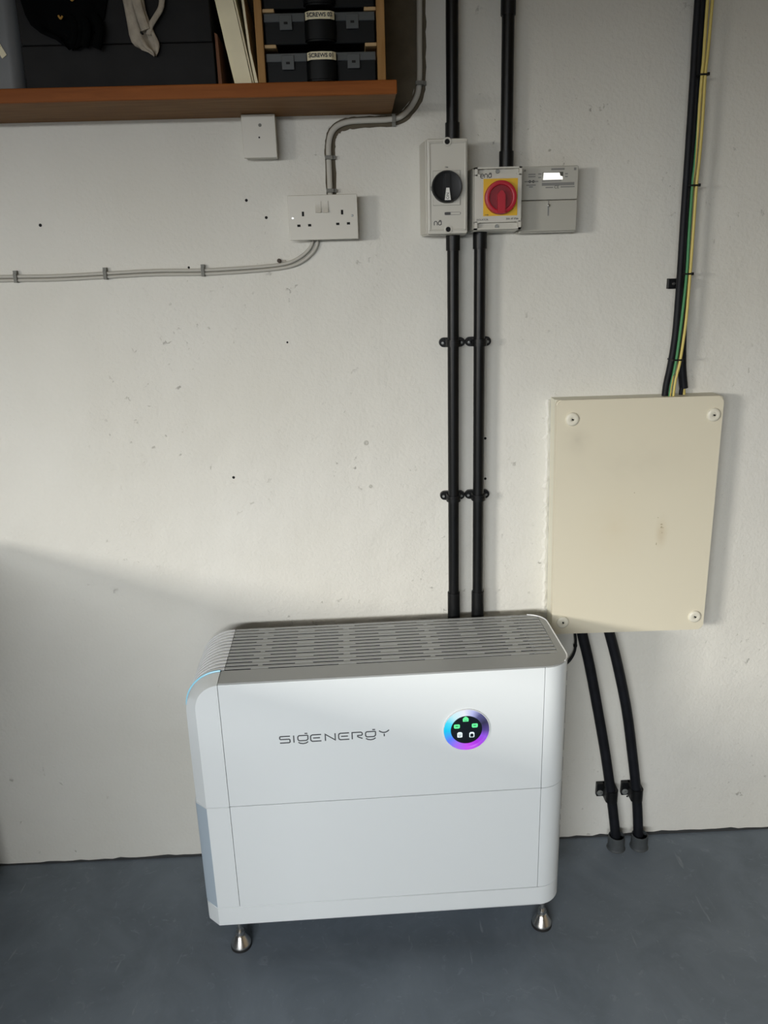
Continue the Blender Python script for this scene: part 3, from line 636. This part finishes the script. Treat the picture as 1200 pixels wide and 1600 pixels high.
# ---------------------------------------------------------------- white cables and their clips
bm = tube([(p.x, -.0052, p.z) for p in cabA3], .0058, 10, k=1, flat=.8)
tag(recentre(obj('cable', bm, M_cable, smooth=60), (-.047, -.005, 1.70)), 'off-white cable curving from the photo top round the shelf end into the socket', 'cable')
cb1 = [(-.0898, 1.62), (-.0915, 1.603), (-.1038, 1.5863), (-.130, 1.5697), (-.1616, 1.5611), (-.2322, 1.5564), (-.3335, 1.5539), (-.4425, 1.5556), (-.5461, 1.5532), (-.6522, 1.5509), (-.7436, 1.5521), (-1.0, 1.556)]
bm = tube([(x, -.0055, z+.0012) for x, z in cb1], .0037, 10)
tag(recentre(obj('cable', bm, M_cable, smooth=60), (-.09, -.0085, 1.62)), 'off-white cable sagging from the socket bottom to the left edge, upper of the pair', 'cable')
cb2 = [(-.0786, 1.62), (-.081, 1.603), (-.0915, 1.5866), (-.117, 1.568), (-.1540, 1.5570), (-.2322, 1.5512), (-.3335, 1.5487), (-.4425, 1.5505), (-.5461, 1.5482), (-.6522, 1.5460), (-.7436, 1.547), (-1.0, 1.551)]
bm = tube([(x, -.0055, z-.0016) for x, z in cb2], .0037, 10)
tag(recentre(obj('cable', bm, M_cable, smooth=60), (-.0786, -.0055, 1.62)), 'off-white cable from the socket bottom to the left edge, lower of the pair', 'cable')
def cclip(x, z, ang, label, w=.0055, l=.0095, nail=1, d=.0118):
    t = thing('cable_clip', label, 'clip', (x, 0, z), 0, 'grey clips along the white cables')
    c, s = math.cos(ang), math.sin(ang)
    R = Matrix.Translation((x, 0, z)) @ Matrix.Rotation(-ang, 4, 'Y')
    bm = B(-w/2-.001, w/2+.001, -d-.0022, -d, -l, l, bev=.0006); box(bm, -w/2-.001, w/2+.001, -d, 0, l-.0025, l); box(bm, -w/2-.001, w/2+.001, -d, 0, -l, -l+.0025)
    bmesh.ops.transform(bm, matrix=R, verts=bm.verts); obj('strap', bm, M_clip, t)
    bm = B(-w/2-.001, w/2+.001, -.009, 0, nail*l, nail*(l+.006)) if nail > 0 else B(-w/2-.001, w/2+.001, -.009, 0, -l-.006, -l)
    bmesh.ops.transform(bm, matrix=R, verts=bm.verts); obj('nail_block', bm, M_clip, t)
cclip(.1478, 1.9115, PI/2, 'grey cable clip beside the shelf end, on the vertical run', nail=-1, l=.008)
cclip(.0927, 1.8462, 0, 'grey cable clip under the shelf end where the cable bends', nail=-1, l=.0085)
cclip(-.0466, 1.7747, PI/2, 'grey cable clip halfway between the shelf and socket', l=.008, nail=-1)
cclip(-.0471, 1.7095, PI/2, 'grey cable clip right above the double socket', l=.008, nail=-1)
cclip(-.740, 1.550, 0, 'leftmost grey clip on the cable pair by the left photo edge', d=.0098)
cclip(-.5461, 1.5510, 0, 'second grey clip from the left edge on the cable pair', d=.0098)
cclip(-.3335, 1.5516, 0, 'grey clip on the middle of the cable pair left of the socket', d=.0098)
t = thing('nail_head', 'small dark nail above the cable pair, nearest below the socket', 'nail', (-.166, 0, 1.571))
obj('head', lathe([(0, -.0075), (.0028, -.0075), (.0046, -.006), (.0046, -.004), (.003, -.003), (.003, 0)], (-.166, 0, 1.570), 'y', 12), mat('rusty_nail', (.06, .045, .035), .7), t, smooth=40)
obj('filler_smear', B(-.163, -.151, -.002, 0, 1.567, 1.5715, bev=.0008), mat('filler', (.45, .42, .37), .9), t)

# ---------------------------------------------------------------- cream consumer panel
t = thing('wall_panel', 'large cream wall cabinet with a round cap at each corner', 'panel', (.645, 0, .657))
q = [(.4454, 1.2503), (.8303, 1.2489), (.8351, .6636), (.4546, .6669)]
def inset(poly, d):
    cx, cz = sum(p[0] for p in poly)/4, sum(p[1] for p in poly)/4
    return [(x-d*(1 if x > cx else -1), z-d*(1 if z > cz else -1)) for x, z in poly]
def roundq(poly, r):
    out = []
    for i, p in enumerate(poly):
        p = Vector(p); a = (Vector(poly[i-1])-p).normalized(); b = (Vector(poly[(i+1) % 4])-p).normalized()
        s, e = p+a*r, p+b*r
        for k in range(5):
            u = k/4; out.append(tuple(s*(1-u)**2+p*2*u*(1-u)+e*u*u))
    return out
obj('back_box', prism(inset(q, .0015), 'y', 0, -.044, bev=.002), M_pan2, t, smooth=40)
obj('lid', prism(roundq(q, .012), 'y', -.046, -.062, bev=.003), M_pan, t, smooth=40)
for x, z in ((.4824, 1.2066), (.8094, 1.2056), (.8107, .6997), (.4805, .6989)):
    cpn = obj('corner_cap', lathe([(0, -0.0635), (.0035, -0.0635), (.0045, -0.0665), (.010, -0.0675), (.0135, -0.0665), (.0155, -0.0645), (.0158, -0.0610)], (x, 0, z), 'y', 28), M_rose, t, smooth=40)
    obj('screw_hole', lathe([(0, -0.0678), (.0019, -0.0678), (.0019, -0.0630)], (x+.0005, 0, z-.0005), 'y', 10), M_hole, cpn)
# chips in the panel paint
for x, z, a, b in ((.7088, .9445, .0035, .0016), (.7095, .9385, .0022, .0018), (.7105, .936, .005, .0009), (.7, .8955, .0009, .004), (.712, .9235, .0012, .001), (.699, .962, .0014, .001), (.638, 1.026, .0012, .0012)):
    bm = prism([(x+a*math.cos(k*PI/4)*random.uniform(.7, 1.2), z+b*math.sin(k*PI/4)*random.uniform(.7, 1.2)) for k in range(8)], 'y', -.0619, -.0623)
    obj('paint_chip', bm, M_stain, t)

# ---------------------------------------------------------------- earth wires, black supply cable and pipe above the panel
bp_ = [(.7185, 2.5), (.7206, 2.0475), (.7225, 1.8968), (.7254, 1.775), (.7255, 1.6476), (.7298, 1.5005), (.7399, 1.3309), (.750, 1.262)]
t = thing('conduit', 'thin black conduit coming down to the cream cabinet behind the earth wires', 'conduit', (.75, -.018, 1.262))
obj('pipe', tube([(x+.003, -.018, z) for x, z in bp_], .0095, 14), M_cond2, t, smooth=60)
obj('wire_end', tube([(.7525, -.018, 1.264), (.7535, -.019, 1.25), (.754, -.02, 1.235)], .0042, 10), M_earthY, t, smooth=60, label='pale wire leaving the conduit end')
obj('cable_core', tube([(.746, -.022, 1.264), (.7455, -.022, 1.25), (.745, -.022, 1.235)], .0045, 10), M_cond2, t, smooth=60)
bc = [(.7100, 2.5), (.7120, 2.0448), (.7147, 1.9068), (.7165, 1.7738), (.7180, 1.6471), (.7205, 1.5009), (.7205, 1.3897), (.7150, 1.3183), (.7085, 1.272), (.7070, 1.235)]
bm = tube([(x-.0025, -.031, z) for x, z in bc], .0074, 12)
tag(recentre(obj('cable', bm, M_cond2, smooth=60), (.707, -.03, 1.235)), 'thick black cable beside the green and yellow wires, entering the cream cabinet', 'cable')
wa = [(.7195, 2.5), (.7225, 2.0403), (.7240, 1.9383), (.7235, 1.9069), (.7240, 1.8442), (.7245, 1.7959), (.7240, 1.7344), (.7228, 1.6969), (.7240, 1.6071), (.7262, 1.5171), (.7240, 1.4326), (.7190, 1.3343), (.7118, 1.2768), (.7095, 1.2380)]
wb_ = [(x+.001, z) for x, z in [(.7290, 2.5), (.7312, 2.0401), (.7308, 1.9497), (.7295, 1.9068), (.7318, 1.8200), (.7318, 1.7467), (.7305, 1.6967), (.7318, 1.6069), (.7328, 1.5169), (.7325, 1.4185), (.7268, 1.3297), (.7195, 1.2838), (.7172, 1.2380)]]
def earth2(pts, y, label, turns):
    """two-colour wire: yellow tube with a green band that creeps round it down its length"""
    t = thing('earth_wire', label, 'wire', (pts[-1][0], y, pts[-1][1]))
    P = spline([(x, y, z) for x, z in pts], 6); n = 12
    for nm, m, half in (('yellow_sheath', M_earthY, 0), ('green_stripe', M_earthG, 1)):
        bm = bmesh.new(); rows = []
        for i, p in enumerate(P):
            tt = (P[min(i+1, len(P)-1)]-P[max(i-1, 0)]).normalized(); a = tt.cross(Vector((0, -1, 0))).normalized(); b = a.cross(tt).normalized()
            ph = turns(p.z)
            rows.append([bm.verts.new(p+a*.0031*math.cos(ph+half*PI+PI*j/7)+b*.0031*math.sin(ph+half*PI+PI*j/7)) for j in range(8)])
        for A, C in zip(rows, rows[1:]):
            for j in range(7): bm.faces.new((A[j], A[j+1], C[j+1], C[j]))
        obj(nm, bm, m, t, smooth=60, label='green side of the wire' if half else None)
# ph is the angle where the yellow half starts; the viewer looks along +y
earth2(wa, -.046, 'earth wire nearer the black cable, turning from yellow at the top to green', lambda z: (0 if z > 1.85 else (1.85-z)/.2*2.4 if z > 1.65 else 2.4 if z > 1.3 else 1.2))
earth2(wb_, -.046, 'right-hand yellow earth wire running down to the cream cabinet', lambda z: -.35 if z > 1.3 else .4)
def ziptie(x, z, w, label):
    t = thing('cable_tie', label, 'cable tie', (x, -.046, z), 0, 'black cable ties on the earth wires')
    bm = bmesh.new(); box(bm, x-w/2, x+w/2, -.0525, -.0505, z-.0017, z+.0017, bev=.0005)
    box(bm, x-w/2-.0022, x-w/2, -.0525, -.02, z-.0017, z+.0017); box(bm, x+w/2, x+w/2+.0022, -.0525, -.02, z-.0017, z+.0017)
    obj('strap', bm, M_blk, t); obj('lock_head', B(x+w/2-.003, x+w/2+.0018, -.0555, -.0505, z-.003, z+.003, bev=.0006), M_blk, t)
ziptie(.7262, 1.9068, .0165, 'topmost black cable tie on the earth wires')
ziptie(.7265, 1.6969, .0175, 'second black cable tie from the top on the earth wires')
ziptie(.7290, 1.5171, .0155, 'third black cable tie from the top, just above the black pipe clip')
ziptie(.7215, 1.3310, .022, 'lowest black cable tie, nearest above the cream cabinet')
t = thing('pipe_clip', 'small black pipe clip with bright screw beside the earth wires', 'clip', (.712, 0, 1.496))
obj('tab', B(.7005, .724, -.012, 0, 1.4855, 1.5075, bev=.001), M_blk, t)
bm = tube([(.722, -.004, 1.4965), (.722, -.022, 1.4965), (.733, -.031, 1.4965), (.7435, -.022, 1.4965), (.7435, -.001, 1.4965)], .011, 4, k=1, nrm=Vector((0, 0, 1)))
bm.free()
obj('strap', prism([(.7195, 0), (.7195, -.024), (.726, -.031), (.739, -.031), (.7462, -.024), (.7462, 0), (.7435, 0), (.7435, -.022), (.738, -.0285), (.727, -.0285), (.722, -.022), (.722, 0)], 'z', 1.4865, 1.5065), M_blk, t)
obj('screw', lathe([(0, -.0148), (.003, -.0145), (.0038, -.012), (.0038, -.011)], (.7125, 0, 1.4965), 'y', 14), M_screw, t, smooth=35, label='bright screw head')

# ---------------------------------------------------------------- black pipes from the panel to the floor collars
def floorpipe(pts, label, cx, cy_, clabel, cz, px, pz):
    t = thing('flexible_conduit', label, 'conduit', (cx, cy_, 0))
    obj('pipe', tube(pts, .0132, 20), M_cond2, t, smooth=60)
    c = thing('floor_collar', clabel, 'pipe collar', (cx, cy_, 0), 0, 'grey pipe stubs in the floor')
    obj('sleeve', lathe([(.0225, 0), (.0218, .0385), (.0212, .04), (.0196, .04), (.0190, .0385), (.0190, .004), (0, .004)], (cx, cy_, 0), 'z', 32), M_collar, c, smooth=35)
    obj('paint_fillet', lathe([(.0255, .0002), (.0238, .001), (.0229, .0035), (.0226, .008)], (cx, cy_, 0), 'z', 24), M_collar, c, smooth=60)
x1, y1 = .661, -.0455; x2, y2 = .7255, -.0455
floorpipe([(.535, -.036, .675), (.540, -.036, .648), (.5624, -.036, .5602), (.591, -.036, .428), (.619, -.036, .2905), (.6400, -.038, .1683), (.6575, -.044, .045), (.659, -.045, .006)], 'left of the two black pipes leaning from the cream cabinet to the floor', x1, y1, 'left grey pipe collar in the floor by the wall', .04, .61, .165)
floorpipe([(.600, -.036, .675), (.6105, -.036, .6448), (.6355, -.036, .5567), (.6673, -.036, .4242), (.6917, -.036, .2867), (.7103, -.038, .1645), (.7215, -.043, .045), (.722, -.044, .006)], 'right of the two black pipes leaning from the cream cabinet to the floor', x2, y2, 'right grey pipe collar in the floor by the wall', .04, .69, .165)
def pclip(x, z, label):
    t = thing('pipe_clip', label, 'clip', (x, 0, z), 0, 'black pipe clips near the floor')
    obj('tab', B(x-.033, x-.008, -.014, 0, z-.021, z+.019, bev=.002), M_blk, t, smooth=40)
    poly = [(x-.0165, 0), (x-.0165, -.040)]+[(x+.0165*math.cos(a), -.038-.0165*math.sin(a)) for a in [PI*(12-k)/12 for k in range(1, 12)]]+[(x+.0165, -.040), (x+.0165, 0)]
    obj('strap', prism(poly, 'z', z-.019, z+.019, bev=.0015), M_blk, t, smooth=40)
    sc = obj('washer', lathe([(0, -.0165), (.0075, -.0162), (.0085, -.015), (.0085, -.013)], (x-.0235, 0, z-.009), 'y', 20), M_screw2, t, smooth=35, label='pale screw washer')
    obj('screw', lathe([(0, -.0195), (.003, -.0192), (.0042, -.0175), (.0042, -.016)], (x-.0235, 0, z-.009), 'y', 14), M_screw2, sc, smooth=35)
pclip(.6415, .1655, 'black clip on the left of the two leaning pipes')
pclip(.7105, .1655, 'black clip on the right of the two leaning pipes')
lp = [(.5245, .675), (.5252, .6462), (.5279, .6228), (.5273, .5993), (.520, .5778), (.5058, .5602), (.48, .545), (.44, .54)]
t = thing('cable', 'thin black cable looping from the cream cabinet behind the battery cabinet', 'cable', (.5245, -.02, .66))
obj('sheath', tube([(x, -.02, z) for x, z in lp], .0036, 10), M_blk, t, smooth=60)
obj('cable_tie', cyl((.5275, -.02, 0), 'z', .0052, .6085, .6135, 12), M_blk, t, smooth=40)

# ---------------------------------------------------------------- shelf and what stands on it
SZ = 1.8805
t = thing('shelf', 'brown wooden wall shelf carrying boxes across the top left', 'shelf', (-.6, -.1, 1.856))
obj('board', B(-1.5, .0888, -.1895, 0, 1.8565, SZ, bev=.0012), M_shelf, t)
obj('front_edge', B(-1.5, .0905, -.197, -.1897, 1.8562, SZ, bev=.0025), M_edge, t, smooth=40, label='orange-brown varnished front edge')

t = thing('storage_tub', 'grey plastic tub with a slanted label at the far left of the shelf', 'tub', (-.72, -.09, SZ))
bm = bmesh.new()
lo = arc(-.632, -.137, .025, -90, 0, 6)+[(-.607, -.03), (-.9, -.03), (-.9, -.162)]
hi = arc(-.624, -.137, .025, -90, 0, 6)+[(-.599, -.03), (-.9, -.03), (-.9, -.162)]
A = [bm.verts.new((x, y, SZ)) for x, y in lo]; C = [bm.verts.new((x, y, 2.03)) for x, y in hi]; D = [bm.verts.new((x-.012 if x > -.7 else x, y, 2.08)) for x, y in hi]
for P, Q in ((A, C), (C, D)):
    for i in range(len(P)): bm.faces.new((P[i], P[(i+1) % len(P)], Q[(i+1) % len(P)], Q[i]))
bm.faces.new(A); bm.faces.new(D)
obj('body', bm, M_tub, t, smooth=40)
obj('lid', B(-.905, -.605, -.167, -.025, 2.08, 2.1, bev=.004), M_tub, t)
tp = [(-.6665, 2.0045), (-.6575, 2.0100), (-.6262, 1.9418), (-.6355, 1.9360)]
tp = [(-.676, 2.018), (-.6665, 2.0235), (-.6272, 1.9425), (-.6362, 1.9365)]
obj('label_tape', prism(tp, 'y', -.1625, -.164), M_tape, t, label='slanted cream label')
obj('label_print', strokes([[(0, 0), (6, -12)], [(-3, 1), (3, -11)], [(2, -3), (-1, -4)]], .0014, -.164, .0002, (-.6425, 1.968), .001, .001), M_print, t)

t = thing('black_box', 'large matt black box on the shelf under the draped gloves', 'box', (-.42, -.09, SZ))
obj('body', B(-.6005, -.2475, -.160, -.02, SZ, 1.957, bev=.002), M_blackbox, t)
obj('lid', B(-.5985, -.2485, -.162, -.018, 1.9575, 2.06, bev=.002), M_blackbox, t)

def drape(name, label, cat, rows, y, fold, m, th=.004, n=14, parts=()):
    """a hanging cloth: rows of (z, x left, x right), folds as waves in depth"""
    bm = bmesh.new(); G = []
    for i, (z, xa, xb) in enumerate(rows):
        G.append([(xa+(xb-xa)*j/n, y-fold(j/n, z), z+.0025*math.sin(j*1.9+i)) for j in range(n+1)])
    f = [[bm.verts.new(p) for p in r] for r in G]; b = [[bm.verts.new((p[0], p[1]+th, p[2])) for p in r] for r in G]
    for q, flip in ((f, 0), (b, 1)):
        for i in range(len(q)-1):
            for j in range(n): bm.faces.new((q[i][j], q[i][j+1], q[i+1][j+1], q[i+1][j]))
    for i in range(len(f)-1):
        for j in (0, n): bm.faces.new((f[i][j], f[i+1][j], b[i+1][j], b[i][j]))
    for i in (0, len(f)-1):
        for j in range(n): bm.faces.new((f[i][j], f[i][j+1], b[i][j+1], b[i][j]))
    bmesh.ops.subdivide_edges(bm, edges=[e for e in bm.edges if e.calc_length() > .012], cuts=1)
    bmesh.ops.smooth_vert(bm, verts=bm.verts, factor=.35, use_axis_x=False, use_axis_y=True, use_axis_z=False)
    return bm
t = thing('work_glove', 'beige knitted glove hanging down the front of the black box', 'glove', (-.375, -.166, 1.94))
rows = [(2.075, -.407, -.364), (2.04, -.405, -.366), (2.01, -.402, -.363), (1.988, -.4, -.357), (1.972, -.399, -.351), (1.961, -.396, -.347), (1.953, -.391, -.345), (1.947, -.384, -.345), (1.9415, -.368, -.3475), (1.936, -.357, -.3525)]
obj('cuff', drape('', '', '', rows, -.1665, lambda u, z: .004+.0045*math.sin(u*9+z*12)+.003*math.sin(u*17), M_cloth), M_cloth, t, smooth=80)
bm = tube([(-.331, -.169, 2.07), (-.3305, -.172, 2.035), (-.334, -.173, 2.012), (-.345, -.174, 1.996), (-.356, -.173, 1.983), (-.362, -.171, 1.968)], .0052, 10, flat=.6)
obj('finger', bm, M_cloth, t, smooth=80)
bm = tube([(-.378, -.170, 2.07), (-.377, -.176, 2.03), (-.372, -.177, 2.0), (-.365, -.175, 1.975)], .0085, 10, flat=.5)
obj('finger', bm, M_cloth, t, smooth=80)
obj('hole', lathe([(0, -.1795), (.0022, -.1795), (.0022, -.170)], (-.3735, 0, 1.970), 'y', 8), M_hole, t)
t = thing('work_glove', 'black glove with amber stitching slumped over the black box', 'glove', (-.50, -.17, 1.95))
rows = [(2.075, -.59, -.425), (2.03, -.585, -.43), (2.0, -.578, -.44), (1.985, -.570, -.45), (1.975, -.555, -.462), (1.965, -.530, -.472), (1.955, -.520, -.480), (1.948, -.512, -.492)]
obj('hand', drape('', '', '', rows, -.168, lambda u, z: .006+.006*math.sin(u*8+z*20)+.003*math.sin(u*19), M_glove, .006), M_glove, t, smooth=80)
for i in range(3):
    x = -.50+.022*i
    obj('finger', tube([(x, -.172, 2.0), (x+.008, -.178, 1.985), (x+.006, -.178, 1.968), (x-.002, -.174, 1.955-.004*i)], .0075, 10), M_glove, t, smooth=80)
for x, z, a in ((-.489, 2.0225, .004), (-.4725, 2.0255, .005), (-.5135, 1.9945, .0035)):
    obj('stitching', tube([(x-a, -.1835, z+.004), (x, -.1845, z-.001), (x+a, -.1835, z+.003)], .0018, 8), M_amber, t, smooth=60, label='amber stitching')

t = thing('wooden_batten', 'thin red-brown batten standing between the black box and cream card', 'batten', (-.242, -.12, SZ))
obj('strip', prism([(-.2445, SZ), (-.2375, SZ), (-.2395, 1.9705), (-.2445, 1.974)], 'y', -.155, -.03), M_batten, t)

t = thing('cream_card_pack', 'leaning pack of folded cream card on the shelf beside the wooden rack', 'card', (-.19, -.1, SZ))
zt = 2.12; dxm = -.0245/.14
def lean(x): return x+dxm*(zt-SZ)
bot = -.2125
lay = [(0, .0024, -.166), (.0030, .0062, -.172), (.0066, .0340, -.1765), (.0348, .0378, -.173), (.0386, .0452, -.170)]
for i, (a, b, y) in enumerate(lay):
    a_, b_ = bot+a, bot+b
    z0 = SZ+(.004 if i == 0 else .0015 if i == 1 else 0)
    if i == 4: pts = [(a_, SZ), (b_, SZ), (b_-.011, 1.94), (b_-.017, 2.02), (lean(b_)+.002, zt), (lean(a_)+.002, zt), (a_-.0145, 2.02), (a_-.0085, 1.94)]
    else: pts = [(a_, z0), (b_, z0), (b_+dxm*.07, SZ+.07), (lean(b_), zt), (lean(a_), zt), (a_+dxm*.07, SZ+.07)]
    obj('card_sheet', prism(pts, 'y', y, -.02, bev=.0006), M_cream, t)

t = thing('organizer_rack', 'small pine rack holding the three black organizer cases', 'rack', (-.047, -.1, SZ))
obj('side_board', B(-.1652, -.1515, -.190, -.01, SZ, 2.27, bev=.001), M_post, t)
obj('side_board', B(.0556, .0707, -.190, -.01, SZ, 2.27, bev=.001), M_post, t)
obj('top_board', B(-.1652, .0707, -.190, -.01, 2.2702, 2.284, bev=.001), M_post, t)
for k in range(5):
    z = 1.9418+.0575*k
    bm = bmesh.new(); bmesh.ops.transform(box(bm, -.1513, -.1295, -.184, -.02, -.003, .003, bev=.0012), matrix=Matrix.Translation((0, 0, z)), verts=bm.verts)
    obj('runner', bm, M_runner, t)
    obj('runner', B(.0335, .0554, -.184, -.02, z-.003, z+.003, bev=.0012), M_runner, t)
def organizer(z, label, txt):
    t = thing('organizer_case', label, 'organizer', (-.048, -.1, z), 0, 'black organizer cases in the rack')
    obj('body', B(-.1495, .0530, -.178, -.02, z, z+.0385, bev=.002), M_org, t)
    obj('lid', B(-.1495, .0530, -.181, -.02, z+.0362, z+.0505, bev=.0015), M_lid, t, label='smoked clear lid')
    for x in (-.1095, .0118):
        l = obj('latch', B(x-.0115, x+.0115, -.1845, -.1805, z+.0225, z+.0465, bev=.001), M_lid, t, label='smoked clear latch')
        obj('latch_slot', B(x-.0035, x+.0035, -.1849, -.184, z+.0315, z+.0355), M_hole, l)
    hp = [(-.0760, -.180), (-.0735, -.196), (-.066, -.2035), (-.047, -.2055), (-.028, -.2035), (-.0205, -.196), (-.018, -.180)]
    obj('handle', prism(hp, 'z', z-.0005, z+.0335, bev=.003), M_org, t, smooth=45)
    obj('handle_plate', prism([(a, b+.0015) for a, b in hp], 'z', z+.0325, z+.047, bev=.001), M_org, t, smooth=45)
    if txt:
        lb = [(-.0765, -.1825), (-.073, -.1965), (-.066, -.2040), (-.047, -.2060), (-.028, -.2040), (-.0205, -.1965), (-.0175, -.1825)]
        lin_ = [(a, b+.0008) for a, b in reversed(lb[1:-1])]
        obj('name_label', prism(lb[1:-1]+lin_, 'z', z+.0335, z+.0465), M_tape, t, label='cream label')
        obj('lettering', text(txt, .0092, -.047, -.2063, z+.0398, bold=.00022), M_print, t)
organizer(SZ, 'bottom black organizer case in the pine rack, labelled SCREWS 01', 'SCREWS 01')
organizer(1.9452, 'middle black organizer case in the pine rack, labelled SCREWS 02', 'SCREWS 02')
organizer(2.0027, 'topmost visible black organizer case, cut by the photo top', None)
